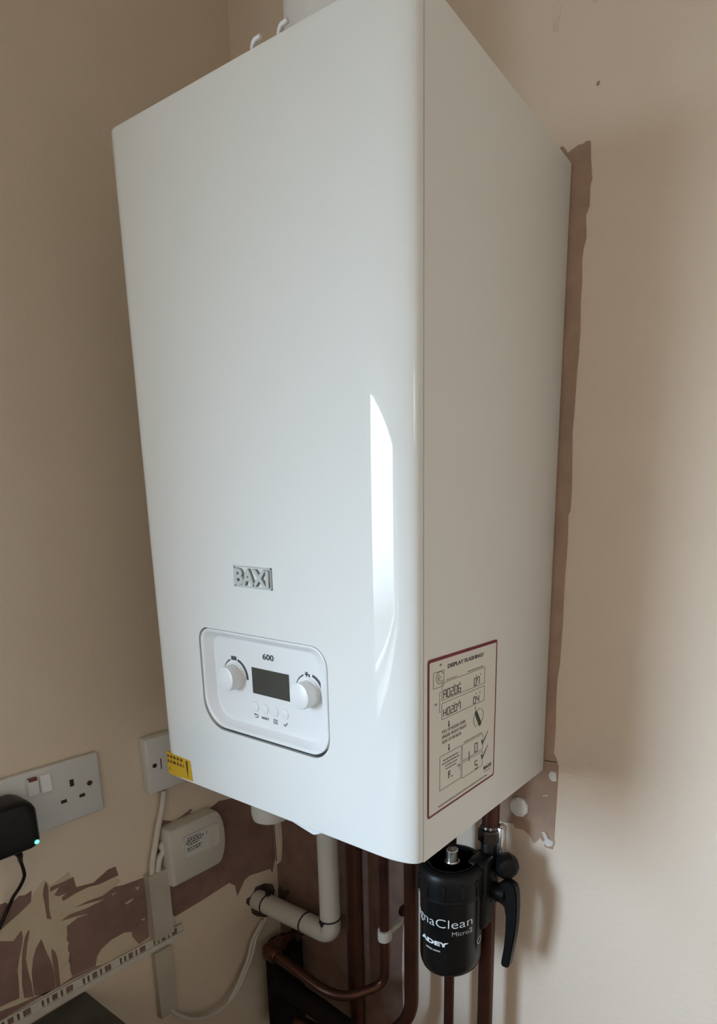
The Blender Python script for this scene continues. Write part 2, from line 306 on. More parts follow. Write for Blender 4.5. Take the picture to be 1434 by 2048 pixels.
DATA = {'left_yellow': [(-0.4378, -0.1947), (-0.4288, -0.1963), (-0.4084, -0.1857), (-0.3911, -0.1723), (-0.3746, -0.1556), (-0.3683, -0.1678), (-0.3527, -0.1632), (-0.3448, -0.1585), (-0.3388, -0.1866), (-0.3048, -0.1939), (-0.2928, -0.1957), (-0.2794, -0.2077), (-0.2886, -0.2147), (-0.2481, -0.2212), (-0.2473, -0.3277), (-0.3192, -0.3248), (-0.3581, -0.3213), (-0.444, -0.3154), (-0.4533, -0.3146)], 'left_bare': [[(-0.3686, -0.1699), (-0.3517, -0.1704), (-0.3406, -0.1697), (-0.3388, -0.1866), (-0.3165, -0.1921), (-0.2954, -0.1825), (-0.2852, -0.1831), (-0.2827, -0.1987), (-0.293, -0.1979), (-0.3093, -0.1984), (-0.3245, -0.1946), (-0.3398, -0.1951), (-0.3567, -0.1978), (-0.3578, -0.1916), (-0.3511, -0.1887), (-0.361, -0.188), (-0.3658, -0.1836), (-0.3586, -0.1755), (-0.3701, -0.1756)], [(-0.3568, -0.2376), (-0.3423, -0.2328), (-0.3253, -0.2362), (-0.3438, -0.2296), (-0.3618, -0.2253), (-0.3522, -0.2221), (-0.328, -0.2252), (-0.3041, -0.225), (-0.3235, -0.2196), (-0.344, -0.2156), (-0.3269, -0.2153), (-0.3074, -0.2183), (-0.2906, -0.2136), (-0.2763, -0.218), (-0.2481, -0.2212), (-0.2475, -0.2605), (-0.2493, -0.3238), (-0.2655, -0.3261), (-0.2737, -0.3079), (-0.2739, -0.2989), (-0.2843, -0.2935), (-0.3034, -0.2935), (-0.3184, -0.2995), (-0.3242, -0.3065), (-0.3284, -0.3208), (-0.3463, -0.3178), (-0.359, -0.3158), (-0.3602, -0.3031), (-0.3591, -0.2968), (-0.3606, -0.2909), (-0.3579, -0.2787), (-0.3596, -0.2728), (-0.357, -0.2629), (-0.3591, -0.2569), (-0.3572, -0.2489)], [(-0.4396, -0.2083), (-0.4308, -0.212), (-0.4176, -0.2206), (-0.4075, -0.211), (-0.4071, -0.221), (-0.4091, -0.2306), (-0.4147, -0.2488), (-0.4185, -0.2638), (-0.4195, -0.2853), (-0.4215, -0.304), (-0.4327, -0.3021), (-0.4515, -0.3006)], [(-0.3879, -0.2369), (-0.3951, -0.2466), (-0.4, -0.2589), (-0.4042, -0.2785), (-0.4046, -0.2963), (-0.4053, -0.3118), (-0.3945, -0.3201), (-0.3801, -0.3192), (-0.3789, -0.2967), (-0.3808, -0.2768), (-0.385, -0.2557), (-0.3864, -0.2457)], [(-0.3997, -0.2149), (-0.4048, -0.2225), (-0.4076, -0.2317), (-0.4106, -0.2428), (-0.4129, -0.2589), (-0.4162, -0.2878), (-0.4162, -0.3081), (-0.4062, -0.3135), (-0.4062, -0.2907), (-0.4075, -0.2716), (-0.4078, -0.2536), (-0.4037, -0.2342), (-0.3994, -0.2194)], [(-0.4333, -0.1602), (-0.4246, -0.1633), (-0.4184, -0.1638), (-0.4159, -0.1695), (-0.4039, -0.1628), (-0.3977, -0.1653), (-0.39, -0.1633), (-0.3926, -0.1779), (-0.3998, -0.1823), (-0.4069, -0.1866), (-0.4188, -0.192), (-0.4289, -0.1973), (-0.4383, -0.1986)], [(-0.3756, -0.1638), (-0.3725, -0.159), (-0.3713, -0.1683), (-0.3739, -0.1999), (-0.3732, -0.216), (-0.378, -0.2119), (-0.378, -0.1908), (-0.3784, -0.1753)], [(-0.3782, -0.258), (-0.3746, -0.265), (-0.373, -0.2776), (-0.3734, -0.296), (-0.3745, -0.3211), (-0.3793, -0.3199), (-0.3787, -0.2946), (-0.3792, -0.2734)], [(-0.4528, -0.3106), (-0.443, -0.3074), (-0.4242, -0.3121), (-0.406, -0.3147), (-0.3803, -0.3203), (-0.3576, -0.3168), (-0.3286, -0.3219), (-0.3192, -0.3248), (-0.3581, -0.3213), (-0.4031, -0.3193), (-0.4349, -0.3194), (-0.4541, -0.3206)], [(-0.2105, -0.1416), (-0.1935, -0.1517), (-0.1772, -0.1487), (-0.1628, -0.1434), (-0.1592, -0.1463), (-0.1672, -0.1493), (-0.1443, -0.1552), (-0.1283, -0.1568), (-0.1113, -0.1506), (-0.0831, -0.1567), (-0.0461, -0.1887), (0.0048, -0.2341), (-0.0035, -0.3091), (-0.0123, -0.3385), (-0.0168, -0.3284), (-0.0619, -0.3179), (-0.0731, -0.3207), (-0.0783, -0.3281), (-0.0902, -0.3435), (-0.0931, -0.3214), (-0.1041, -0.3095), (-0.11, -0.3097), (-0.1359, -0.3115), (-0.1527, -0.3131), (-0.1795, -0.3138), (-0.2052, -0.3146), (-0.2152, -0.3031), (-0.2118, -0.2293), (-0.223, -0.198), (-0.2264, -0.1615)]], 'flakes': [[(-0.2793, -0.2468), (-0.2672, -0.2452), (-0.2653, -0.2476), (-0.2754, -0.2504)], [(-0.2623, -0.2295), (-0.2548, -0.2324), (-0.2586, -0.2365)], [(-0.2957, -0.2227), (-0.2874, -0.2227), (-0.2939, -0.225)], [(-0.2592, -0.2865), (-0.2526, -0.2881), (-0.2541, -0.2922)]], 'right_bare': [(0.3747, 0.7198), (0.3783, 0.72), (0.3821, 0.7156), (0.3837, 0.7123), (0.3907, 0.7146), (0.3961, 0.7166), (0.401, 0.7161), (0.4057, 0.718), (0.4099, 0.7167), (0.4114, 0.6987), (0.4139, 0.6811), (0.412, 0.6747), (0.4125, 0.6562), (0.4088, 0.6477), (0.4109, 0.6261), (0.408, 0.616), (0.4071, 0.6029), (0.4085, 0.5845), (0.408, 0.5638), (0.4095, 0.5324), (0.4085, 0.5135), (0.4094, 0.5131), (0.408, 0.4925), (0.4075, 0.4667), (0.4069, 0.443), (0.4062, 0.4261), (0.4077, 0.3942), (0.4092, 0.3604), (0.4089, 0.3363), (0.4064, 0.3311), (0.4072, 0.3052), (0.4071, 0.2815), (0.4062, 0.2591), (0.4063, 0.2184), (0.4067, 0.1976), (0.406, 0.1822), (0.4056, 0.1624), (0.4051, 0.1437), (0.4029, 0.1275), (0.4027, 0.1041), (0.4042, 0.0597), (0.4034, 0.026), (0.4089, 0.0166), (0.4089, 0.0136), (0.411, 0.0098), (0.4111, -0.0072), (0.4107, -0.0289), (0.4107, -0.0508), (0.41, -0.0675), (0.41, -0.0843), (0.4098, -0.0955), (0.4089, -0.1117), (0.3976, -0.1119), (0.3951, -0.107), (0.389, -0.0998), (0.3869, -0.1039), (0.3826, -0.1104), (0.3791, -0.1104), (0.3741, -0.1022), (0.3632, -0.0963), (0.3513, -0.0976), (0.3475, -0.0918), (0.3306, -0.0945), (0.3, -0.09), (0.3, 0.69), (0.372, 0.698)], 'fl_right': [[(0.3989, -0.0038), (0.402, 0.0012), (0.4086, 0.0002), (0.4102, -0.0107), (0.4048, -0.012), (0.4003, -0.0089)], [(0.3925, -0.089), (0.397, -0.0882), (0.4025, -0.0967), (0.4099, -0.0978), (0.4097, -0.1046), (0.4031, -0.1079), (0.3938, -0.104), (0.3987, -0.1001)], [(0.3911, -0.0369), (0.3983, -0.0347), (0.3981, -0.036), (0.3913, -0.0379)]], 'slit': [(0.3908, 0.0141), (0.3958, 0.0139), (0.4089, 0.0152), (0.4089, 0.0142), (0.3959, 0.0126), (0.3909, 0.0127)], 'hole_l': [(-0.0568, -0.3567), (-0.0513, -0.3477), (-0.0318, -0.351), (-0.0139, -0.3624), (-0.0097, -0.3773), (-0.0161, -0.3956), (-0.0328, -0.414), (-0.03, -0.4236), (-0.0524, -0.4083), (-0.0628, -0.3957), (-0.0635, -0.3831), (-0.0735, -0.3681), (-0.0714, -0.3604), (-0.0634, -0.3604)], 'hole_b': [(-0.1643, -0.389), (-0.1485, -0.3706), (-0.1409, -0.3772), (-0.1303, -0.3701), (-0.1225, -0.3735), (-0.136, -0.3943), (-0.1613, -0.4039)], 'bead': [[(-0.1542, -0.2315), (-0.1379, -0.2267), (-0.1429, -0.3498), (-0.1485, -0.3706), (-0.1601, -0.3875), (-0.1612, -0.3752)]], 'cable_long': [(-0.0364, -0.4181), (-0.0541, -0.4321), (-0.0663, -0.4429), (-0.0779, -0.4694), (-0.0937, -0.4896), (-0.1076, -0.5076), (-0.1239, -0.5203), (-0.1424, -0.5276), (-0.171, -0.5249), (-0.1974, -0.5113), (-0.2167, -0.4914), (-0.23, -0.4708), (-0.2329, -0.4615)], 'cable_spur': [(-0.2072, -0.0916), (-0.2129, -0.1185), (-0.2212, -0.1442), (-0.2302, -0.177), (-0.2359, -0.199), (-0.2388, -0.2174)], 'cable_stat': [(-0.2124, -0.1857), (-0.2185, -0.1877), (-0.2253, -0.1969), (-0.2289, -0.2101), (-0.2301, -0.2221)], 'adcable': [(-0.115, -0.4114, -0.085), (-0.125, -0.407, -0.1005), (-0.135, -0.4021, -0.1187), (-0.14, -0.4008, -0.1314), (-0.145, -0.4053, -0.1452), (-0.146, -0.4134, -0.1556), (-0.15, -0.4202, -0.1719), (-0.15, -0.4291, -0.1873), (-0.15, -0.4416, -0.2065)]}


# ------------------------------------------------------------------ the room
RX, RY, ZF, ZC = 2.35, -3.3, -ZB, 1.13
b = N(); box(b, LX - .25, RX + .1, -.0, .12, ZF, ZC); wall_back = struct(obj('wall_back', b, M['wall']))
b = N()
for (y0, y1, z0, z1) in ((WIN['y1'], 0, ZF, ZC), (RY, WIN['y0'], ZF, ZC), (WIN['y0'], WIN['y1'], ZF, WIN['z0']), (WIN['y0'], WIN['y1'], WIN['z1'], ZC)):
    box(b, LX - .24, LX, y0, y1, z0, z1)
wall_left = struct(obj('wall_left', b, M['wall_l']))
b = N(); box(b, RX, RX + .1, RY, 0, ZF, ZC); struct(obj('wall_right', b, M['wall']))
b = N(); box(b, LX - .24, RX + .1, RY - .1, RY, ZF, ZC); struct(obj('wall_front', b, M['wall']))
b = N(); box(b, LX - .24, RX + .1, RY - .1, .12, ZF - .1, ZF); struct(obj('floor', b, M['floor']))
b = N(); box(b, LX - .24, RX + .1, RY - .1, .12, ZC, ZC + .1); struct(obj('ceiling', b, M['ceiling']))
# window in the left wall, behind the camera's left
b = N(); t = .05; xw = LX - .16
for (y0, y1, z0, z1) in ((WIN['y0'], WIN['y0'] + t, WIN['z0'], WIN['z1']), (WIN['y1'] - t, WIN['y1'], WIN['z0'], WIN['z1']), (WIN['y0'] + t, WIN['y1'] - t, WIN['z0'], WIN['z0'] + t), (WIN['y0'] + t, WIN['y1'] - t, WIN['z1'] - t, WIN['z1'])):
    box(b, xw - .06, xw, y0, y1, z0, z1, .004)
wf = struct(obj('window_1', b, M['upvc']))
for (y0, y1) in ((WIN['y0'] + t, WIN['y1'] - t),):
    b = N(); box(b, xw - .034, xw - .028, y0, y1, WIN['z0'] + t, WIN['z1'] - t); obj('window_pane', b, M['glass'], wf)

# paint torn off the walls
lift = [0.0004]
def patch(name, polys, material, parent, fn, th=.0005, base=0.00005):
    b = N()
    for p in polys:
        n = len(p)
        co, _, fc, _, _, _ = mathutils.geometry.delaunay_2d_cdt([Vector(q) for q in p], [(i, (i + 1) % n) for i in range(n)], [list(range(n))], 1, 1e-6)
        cnt = {}
        for f in fc:
            for i in range(len(f)): k = (f[i], f[(i + 1) % len(f)]); cnt[k] = 1
        lo = [b.verts.new(fn(q[0], q[1], base)) for q in co]; hi = [b.verts.new(fn(q[0], q[1], base + th)) for q in co]
        for f in fc: b.faces.new([hi[i] for i in f])
        for (i, j) in cnt:
            if (j, i) not in cnt: b.faces.new((lo[i], lo[j], hi[j], hi[i]))
    return obj(name, b, material, parent)
patch('old_paint_patch', [DATA['left_yellow']], M['yellow_paint'], wall_left, on_left, .0004)
for p in DATA['left_bare']: patch('bare_plaster_patch', [p], M['bare'], wall_left, on_left, .0008)
patch('plaster_flake', DATA['flakes'], M['flake'], wall_left, on_left, .0012)
patch('rough_hole', [DATA['hole_l']], M['dark_hole'], wall_left, on_left, .0014)
patch('bare_plaster_patch', [[(LX + .0005, -.02), (.22, -.02), (.20, -.14), (.165, -.20), (.150, -.30), (.146, -.42), (.155, -.80), (LX + .0005, -.80)]], M['bare'], wall_back, on_back, .0006)
patch('bare_plaster_patch', [DATA['right_bare']], M['bare2'], wall_back, on_back, .0008)
patch('white_filler_flake', DATA['fl_right'][:2], M['white_flake'], wall_back, on_back, .004)
patch('white_filler_flake', DATA['fl_right'][2:], M['white_flake'], wall_back, on_back, .002)
patch('plaster_crack', [DATA['slit']], M['slot'], wall_back, on_back, .001)
patch('rough_hole', [DATA['hole_b']], M['dark_hole'], wall_back, on_back, .0012)
b = N()
cr = [(LX + .002, -.13), (LX + .018, -.13), (LX + .017, -.20), (LX + .020, -.27), (LX + .014, -.315), (LX + .004, -.325), (LX + .002, -.22)]
prism(b, cr, on_back, 0, .006); obj('corner_filler', b, M['wall'], wall_back)
patch('plaster_crack', [[(LX + .0035, -.205), (LX + .0050, -.205), (LX + .0065, -.26), (LX + .0080, -.315), (LX + .0060, -.315), (LX + .0045, -.26)]], M['slot'], wall_back, on_back, .0064)
patch('paint_stain', [[(.357, .848), (.364, .858), (.369, .850), (.366, .828), (.360, .830)], [(.392, .865), (.397, .868), (.402, .850), (.410, .842), (.407, .838), (.397, .848)]], M['stain'], wall_back, on_back, .0003)
for (sx, sz, r0) in ((.4147, .7672, .0022), (.392, .852, .002), (.444, .865, .0015)):
    b = N(); lathe(b, (sx, -.0001, sz), (0, -1, 0), [(r0, 0), (r0 * .6, .0006)], 12); obj('paint_chip', b, M['bare2'], wall_back)

# ------------------------------------------------------------------ boiler
boiler = thing('boiler', 'large gloss white wall-hung gas boiler with control panel and badge', 'boiler', (W / 2, -D / 2, 0))
SE = .0147      # seam set back from the front
b = N(); box(b, 0, W, -D + SE + .0016, -.003, 0, H, .0008, 2)
case = obj('side_casing', b, M['side'], boiler, smooth=35)
b = N(); box(b, .0030, W - .0030, -D + SE - .002, -D + SE + .0030, .002, H - .002); obj('seam_gasket', b, M['black'], boiler)
# front cover: extruded plan profile with soft front corners
def corner(sgn, x_edge, a, bb, n=2.35, k=26):
    o = []
    for i in range(k + 1):
        t = (i / k) * math.pi / 2; u_ = math.sin(t) ** (2 / n); v_ = math.cos(t) ** (2 / n)
        o.append((x_edge - sgn * (a - a * u_), -D + bb - bb * v_))
    return o
right = corner(1, W, .050, SE)
left_ = corner(-1, 0, .022, SE)
profile = left_[::-1] + right
b = N(); b2 = bmesh.new(); zs = [0.0, .0006, .002, .004, .3, H - .004, H - .002, H - .0006, H]; ins = [.0040, .0018, .0004, 0, 0, 0, .0004, .0018, .0040]
rings = []
for z, i_ in zip(zs, ins):
    rg = []
    for (x, y) in profile:
        cx = W / 2; k_ = (x - cx) / (W / 2)
        rg.append(b2.verts.new((x - k_ * i_ * .8, min(y + i_, -D + SE), z)))
    rings.append(rg)
for a_, c_ in zip(rings, rings[1:]): bridge(b2, a_, c_)
b2.faces.new(rings[0]); b2.faces.new(rings[-1]); bmesh.ops.recalc_face_normals(b2, faces=b2.faces[:]); merge(b, b2)
cover = obj('front_cover', b, M['boiler'], boiler)
PX0, PX1, PZ0, PZ1 = .0915, .2870, .0870, .2000
cut = N(); prism(cut, rrect(PX0 - .0030, PX1 + .0007, PZ0 - .0032, PZ1 + .0004, (.034, .026, .022, .016), 14), lambda a, bb, d: tuple(Vector(on_front(a, bb, d)) - BASE['boiler']), -.0118, .02)
boolean_cut(cover, cut)
for f in cover.data.polygons: f.use_smooth = True
cover.data.set_sharp_from_angle(angle=math.radians(28))
# dark rubber round the control panel
b = N(); b2 = bmesh.new()
R4 = (.034, .026, .022, .016)
go = [[b2.verts.new(on_front(p[0], p[1], d)) for p in rrect(PX0 - .0029, PX1 + .0006, PZ0 - .0031, PZ1 + .0003, R4, 14)] for d in (-.0116, -.0032)]
gi = [[b2.verts.new(on_front(p[0], p[1], d)) for p in rrect(PX0 + .0001, PX1 - .0001, PZ0 + .0001, PZ1 - .0001, R4, 14)] for d in (-.0116, -.0032)]
bridge(b2, go[0], go[1]); bridge(b2, go[1], gi[1]); bridge(b2, gi[1], gi[0]); bridge(b2, gi[0], go[0]); merge(b, b2)
obj('panel_gasket', b, M['black'], boiler)
# control panel dish
b = N(); b2 = bmesh.new(); rg = []
def loop(in_l, in_r, in_b, in_t, d, rs): return [b2.verts.new(on_front(p[0], p[1], d)) for p in rrect(PX0 + in_l, PX1 - in_r, PZ0 + in_b, PZ1 - in_t, rs, 14)]
L = [loop(0, 0, 0, 0, -.0116, (.034, .026, .022, .016)), loop(0, 0, 0, 0, -.001, (.034, .026, .022, .016)), loop(.0004, .0004, .0004, .0004, .0001, (.0336, .0256, .0216, .0156)),
     loop(.0014, .0012, .0014, .0014, .0005, (.0326, .0250, .0208, .0148)), loop(.0030, .0025, .0030, .0030, .0001, (.0315, .024, .020, .0135)), loop(.0055, .0045, .0045, .0045, -.0016, (.030, .023, .0188, .0125)),
     loop(.0108, .0165, .0085, .0085, -.0082, (.027, .021, .017, .0115)), loop(.0122, .0190, .0098, .0098, -.0089, (.026, .020, .016, .011)), loop(.0136, .0215, .011, .011, -.0091, (.025, .019, .015, .010))]
for a_, c_ in zip(L, L[1:]): bridge(b2, a_, c_)
b2.faces.new(L[0]); b2.faces.new(L[-1]); bmesh.ops.recalc_face_normals(b2, faces=b2.faces[:]); merge(b, b2)
panel = obj('control_panel', b, M['panel'], boiler, 'recessed white control panel with two dials and a small screen', smooth=40)
FD = -.0091
pf = lambda a, bb, d: on_front(a, bb, FD + d)
for (kx, kz) in ((.1363, .1475), (.2515, .1475)):
    b = N(); c = pf(kx, kz, 0)
    lathe(b, c, (0, -1, 0), [(.0155, 0), (.0150, .0010), (.0140, .0014), (.0138, .012), (.0132, .0136), (.0120, .0142), (.0001, .0142)], 64)
    k_ = obj('dial_knob', b, M['knob'], panel, smooth=40)
b = N(); box(b, .1650, .2225, pf(0, 0, 0)[1] - .0006, pf(0, 0, 0)[1] + .001, .1335, .1625); obj('display_screen', b, M['lcd'], panel, 'dark grey blank screen')
for i in range(4):
    bx = .1668 + i * .01565 - .0003
    b = N(); lathe(b, pf(bx, .1180, 0), (0, -1, 0), [(.0058, 0), (.0056, .0007), (.0049, .0010), (.0001, .0012)], 40); obj('push_button', b, M['panel'], panel, smooth=40)
# printing on the panel
th = (.0001, .00035)
b = N(); text(b, '600', .1835, .2008, .1735, .1800, pf, *th, bold=.022); obj('range_number', b, M['ink'], panel, 'dark printed 600')
for cx_, sym in ((.1363, [[(.1312, .1660), (.1400, .1660), (.1400, .1705), (.1312, .1705)]]),
                 (.2515, [[(.2465, .1678), (.2530, .1678), (.2530, .1664), (.2465, .1664)], [(.2480, .1690), (.2496, .1690), (.2496, .1645), (.2480, .1645)], [(.2517, .1668), (.2535, .1668), (.2535, .1645), (.2517, .1645)], [(.2468, .1695), (.2510, .1695), (.2510, .1689), (.2468, .1689)]])):
    b = N()
    prism(b, arc_band(.0195, .0195, .0006, .0016, 155, 112, cx_, .1475), pf, *th)
    prism(b, arc_band(.0200, .0205, .0026, .0034, 74, -2, cx_, .1475), pf, *th)
    for p in sym: prism(b, p, pf, *th)
    obj('dial_scale', b, M['ink'], panel, 'dark curved dial scale with a %s symbol' % ('radiator' if cx_ < .2 else 'tap'))
b = N()
# back arrow, RESET, menu, tick
prism(b, seg((.1655, .1092), (.1690, .1092), .0008), pf, *th); prism(b, seg((.1660, .1060), (.1690, .1060), .0008), pf, *th)
prism(b, arc_band(.0016, .0016, .0008, .0008, 90, -90, .1690, .1076, 10), pf, *th)
prism(b, [(.1645, .1092), (.1664, .1104), (.1664, .1080)], pf, *th)
obj('back_symbol', b, M['ink'], panel); b = N()
text(b, 'RESET', .1768, .1884, .1061, .1087, pf, *th, bold=.01)
obj('reset_lettering', b, M['ink'], panel); b = N()
for i in range(3): prism(b, seg((.1952, .1049 + i * .0019), (.2018, .1049 + i * .0019), .0008), pf, *th)
obj('menu_symbol', b, M['ink'], panel); b = N()
prism(b, seg((.2115, .1068), (.2133, .1046), .0009), pf, *th); prism(b, seg((.2131, .1046), (.2172, .1088), .0009), pf, *th)
obj('tick_symbol', b, M['ink'], panel)
# badge
badge = None
b = N()
x0, x1, z0, z1, e_ = .1588, .2158, .2500, .2718, .0011
for p in ([(x0, z0), (x1, z0), (x1, z0 + e_), (x0, z0 + e_)], [(x0, z1 - e_), (x1, z1 - e_), (x1, z1), (x0, z1)], [(x0, z0), (x0 + e_, z0), (x0 + e_, z1), (x0, z1)], [(x1 - e_, z0), (x1, z0), (x1, z1), (x1 - e_, z1)]): prism(b, p, on_front, -.0005, .0014)
badge = obj('maker_badge', b, M['badge'], boiler, 'raised silver grey BAXI badge')
b = N(); text(b, 'BAXI', .1612, .2132, .2524, .2694, on_front, -.0005, .0026, bold=.035); obj('badge_lettering', b, M['badge'], badge)
b = N(); text(b, 'BAXI', .1609, .2137, .2520, .2697, on_front, -.0005, .0006, bold=.060); obj('lettering_shade', b, M['badge_shade'], badge)  # larger dark copy behind the letters, painted as their shadow
# yellow label lower left
b = N(); yp = [(.0035, .0320), (.0515, .0305), (.0540, .0045), (.0065, .0025), (.0030, .0075)]
prism(b, yp, on_front, -.004, .0004)
yl = obj('yellow_label', b, M['yel'], boiler, 'yellow warning label with dark writing')
b = N(); rnd = random.Random(3)
words(b, .0050, .0375, .0255, .0290, on_front, .0003, .0007, rnd); words(b, .0050, .0375, .0185, .0222, on_front, .0003, .0007, rnd)
prism(b, [(.0425, .0285), (.0462, .0285), (.0462, .0180), (.0450, .0070), (.0430, .0180)], on_front, .0003, .0007)
text(b, 'C', .0065, .0090, .0085, .0125, on_front, .0003, .0007, bold=.02); obj('label_printing', b, M['brown_ink'], yl)
# instruction sticker on the right side
b = N(); prism(b, rrect(-.2630, -.1375, .0430, .1985, .003), on_side, -.0002, .0003)
stk = obj('instruction_sticker', b, M['paper'], boiler, 'white sticker with dark red border and filling instructions')
b = N(); b2 = bmesh.new()
o1 = [b2.verts.new(on_side(p[0], p[1], .0005)) for p in rrect(-.2632, -.1373, .0428, .1987, .003)]
o0 = [b2.verts.new(on_side(p[0], p[1], .0001)) for p in rrect(-.2632, -.1373, .0428, .1987, .003)]
i1 = [b2.verts.new(on_side(p[0], p[1], .0005)) for p in rrect(-.2606, -.1391, .0449, .1956, .0015)]
bridge(b2, o0, o1); bridge(b2, o1, i1); bmesh.ops.recalc_face_normals(b2, faces=b2.faces[:]); merge(b, b2)
obj('sticker_border', b, M['red'], stk, 'dark red border')
sf = lambda a, bb, d: on_side(a, bb, .0003 + d); th = (.00005, .0003)
b = N()
text(b, 'DISPLAY FLASHING?', -.2313, -.1660, .1853, .1893, sf, *th, bold=.02); obj('sticker_heading', b, M['ink'], stk); b = N()
seven(b, 'A02.06', -.2378, .1572, .0042, .0078, sf, *th, gap=.50); seven(b, '07', -.1832, .1572, .0040, .0078, sf, *th, gap=.55)
seven(b, 'H02.07', -.2378, .1392, .0042, .0070, sf, *th, gap=.50); seven(b, '04', -.1838, .1380, .0040, .0070, sf, *th, gap=.55)
seven(b, '0', -.1795, .0836, .0052, .0095, sf, *th); seven(b, '5', -.1788, .0643, .0052, .0088, sf, *th)
obj('digit_codes', b, M['ink'], stk); b = N()
for (p, q, r2) in (((-.2285, .1325), (-.2285, .1275), 1), ((-.2280, .1085), (-.2280, .1030), 1)):
    prism(b, seg(p, q, .0012), sf, *th); prism(b, [(q[0] - .0016, q[1] + .0012), (q[0] + .0016, q[1] + .0012), (q[0], q[1] - .0016)], sf, *th)
prism(b, seg((-.1905, .0885), (-.1900, .0775), .0010), sf, *th)
obj('flow_arrows', b, M['ink'], stk); b = N()
for dz in (0, -.0167):
    prism(b, [(-.1668, .0930 + dz), (-.1650, .0935 + dz), (-.1638, .0900 + dz), (-.1523, .1004 + dz), (-.1530, .0990 + dz), (-.1640, .0868 + dz)], sf, *th)
obj('tick_marks', b, M['ink'], stk); b = N()
b3 = N(); text(b3, 'BAXI', -.1602, -.1446, .0568, .0606, sf, *th, bold=.04); obj('sticker_maker_name', b3, M['ink'], stk)
text(b, 'F', -.2287, -.2250, .0725, .0800, sf, *th, bold=.02); text(b, '..', -.2243, -.2205, .0725, .0735, sf, *th, bold=.05)
prism(b, [(-.2128, .0795), (-.2085, .0815), (-.2080, .0750), (-.2088, .0795)], sf, *th)
for (a_, z_) in ((-.2195, .1668), (-.2098, .1668), (-.1790, .1672), (-.1710, .1668), (-.2195, .1482), (-.2100, .1480), (-.1790, .1480), (-.1715, .1478)):
    prism(b, [(a_ - .0007, z_ - .0008), (a_ + .0007, z_ - .0008), (a_, z_ + .0010)], sf, *th)
prism(b, seg((-.2445, .1965 - .006), (-.2420, .1975 - .006), .0012), sf, *th)
obj('sticker_printing', b, M['ink'], stk)
b = N()
def frame(a0, a1, b0, b1, t_=.0005):
    for p in (seg((a0, b0), (a1, b0), t_), seg((a0, b1), (a1, b1), t_), seg((a0, b0), (a0, b1), t_), seg((a1, b0), (a1, b1), t_)): prism(b, p, sf, *th)
frame(-.2406, -.1625, .1557, .1727); frame(-.2406, -.1625, .1368, .1527); frame(-.2432, -.2057, .0647, .0998); frame(-.2035, -.1636, .0632, .0800); frame(-.2035, -.1636, .0822, .0995)
prism(b, seg((-.2443, .1451), (-.2443, .1646), .0005), sf, *th); prism(b, seg((-.2443, .1646), (-.2425, .1646), .0005), sf, *th); prism(b, seg((-.2443, .1451), (-.2425, .1451), .0005), sf, *th)
text(b, 'OR', -.2530, -.2480, .1532, .1554, sf, *th)
frame(-.2545, -.2375, .1700, .1850)
prism(b, arc_band(.0058, .0058, .0008, .0008, 30, 330, -.2440, .1790, 20), sf, *th); prism(b, arc_band(.0030, .0030, .0007, .0007, 100, 300, -.2440, .1788, 12), sf, *th); prism(b, seg((-.2462, .1775), (-.2420, .1800), .0006), sf, *th)
text(b, 'PULL UP FILLING LEVER', -.2400, -.1985, .1222, .1255, sf, *th, bold=.01)
text(b, 'UNDER FRONT RIGHT', -.2400, -.1965, .1170, .1203, sf, *th, bold=.01)
text(b, 'SIDE OF BOILER', -.2400, -.2060, .1118, .1150, sf, *th, bold=.01)
rnd = random.Random(5)
for i, (a0, a1) in enumerate(((-.2375, -.2110), (-.2395, -.2090), (-.2340, -.2130), (-.2330, -.2150))): words(b, a0, a1, .0935 - i * .0034, .0949 - i * .0034, sf, *th, rnd)
words(b, -.2010, -.1650, .1010, .1019, sf, *th, rnd); words(b, -.2455, -.1525, .0480, .0492, sf, *th, rnd); words(b, -.1590, -.1450, .0538, .0544, sf, *th, rnd)
words(b, -.1960, -.1650, .1742, .1752, sf, *th, rnd)
obj('small_print', b, M['grey_ink'], stk)
b = N(); words(b, -.2330, -.2160, .1738, .1750, sf, *th, rnd); obj('amber_print', b, M['amber_ink'], stk)
b = N(); prism(b, [(-.1812, .1268), (-.1786, .1298), (-.1765, .1285), (-.1672, .1135), (-.1692, .1105), (-.1720, .1110)], sf, *th)
prism(b, arc_band(.0085, .0085, .0004, .0004, -120, 120, -.1720, .1215, 20), sf, *th)
prism(b, arc_band(.0100, .0100, .0004, .0004, 150, 250, -.1730, .1205, 20), sf, *th); prism(b, seg((-.1800, .1345), (-.1795, .1300), .0005), sf, *th)
obj('lever_drawing', b, M['green_ink'], stk, 'dark green drawing of a filling lever')
# white flap under the front edge, drain boss, spring clips, flue
b = N(); b2 = bmesh.new()
fl = [(.2060, -D + .006, 0.0), (.2700, -D + .006, 0.0), (.2530, -D + .0065, -.0085), (.2500, -D + .0065, -.0085)]
f1 = [b2.verts.new(p) for p in fl]; f2 = [b2.verts.new((p[0], p[1] + .05, 0.0 if p[2] == 0 else -.002)) for p in fl]
bridge(b2, f1, f2); b2.faces.new(f1); b2.faces.new(f2[::-1]); bmesh.ops.recalc_face_normals(b2, faces=b2.faces[:]); merge(b, b2); obj('underside_flap', b, M['panel'], boiler)
b = N(); lathe(b, (.026, -.150, -.0005), (0, 0, -1), [(.028, 0), (.028, .100), (.026, .108), (.018, .113), (.001, .114)], 40); obj('trap_bottle', b, M['pvc'], boiler, 'white rounded condensate trap', smooth=40)
for hx in (.2150, .2475):
    b = N(); pts = smooth_path([(hx, -D + .012, H - .001), (hx + .001, -D + .009, H + .0045), (hx + .006, -D + .007, H + .0085), (hx + .014, -D + .007, H + .0095)], 6)
    tube(b, pts, .0018, 12); obj('spring_clip', b, M['panel'], boiler, smooth=40)
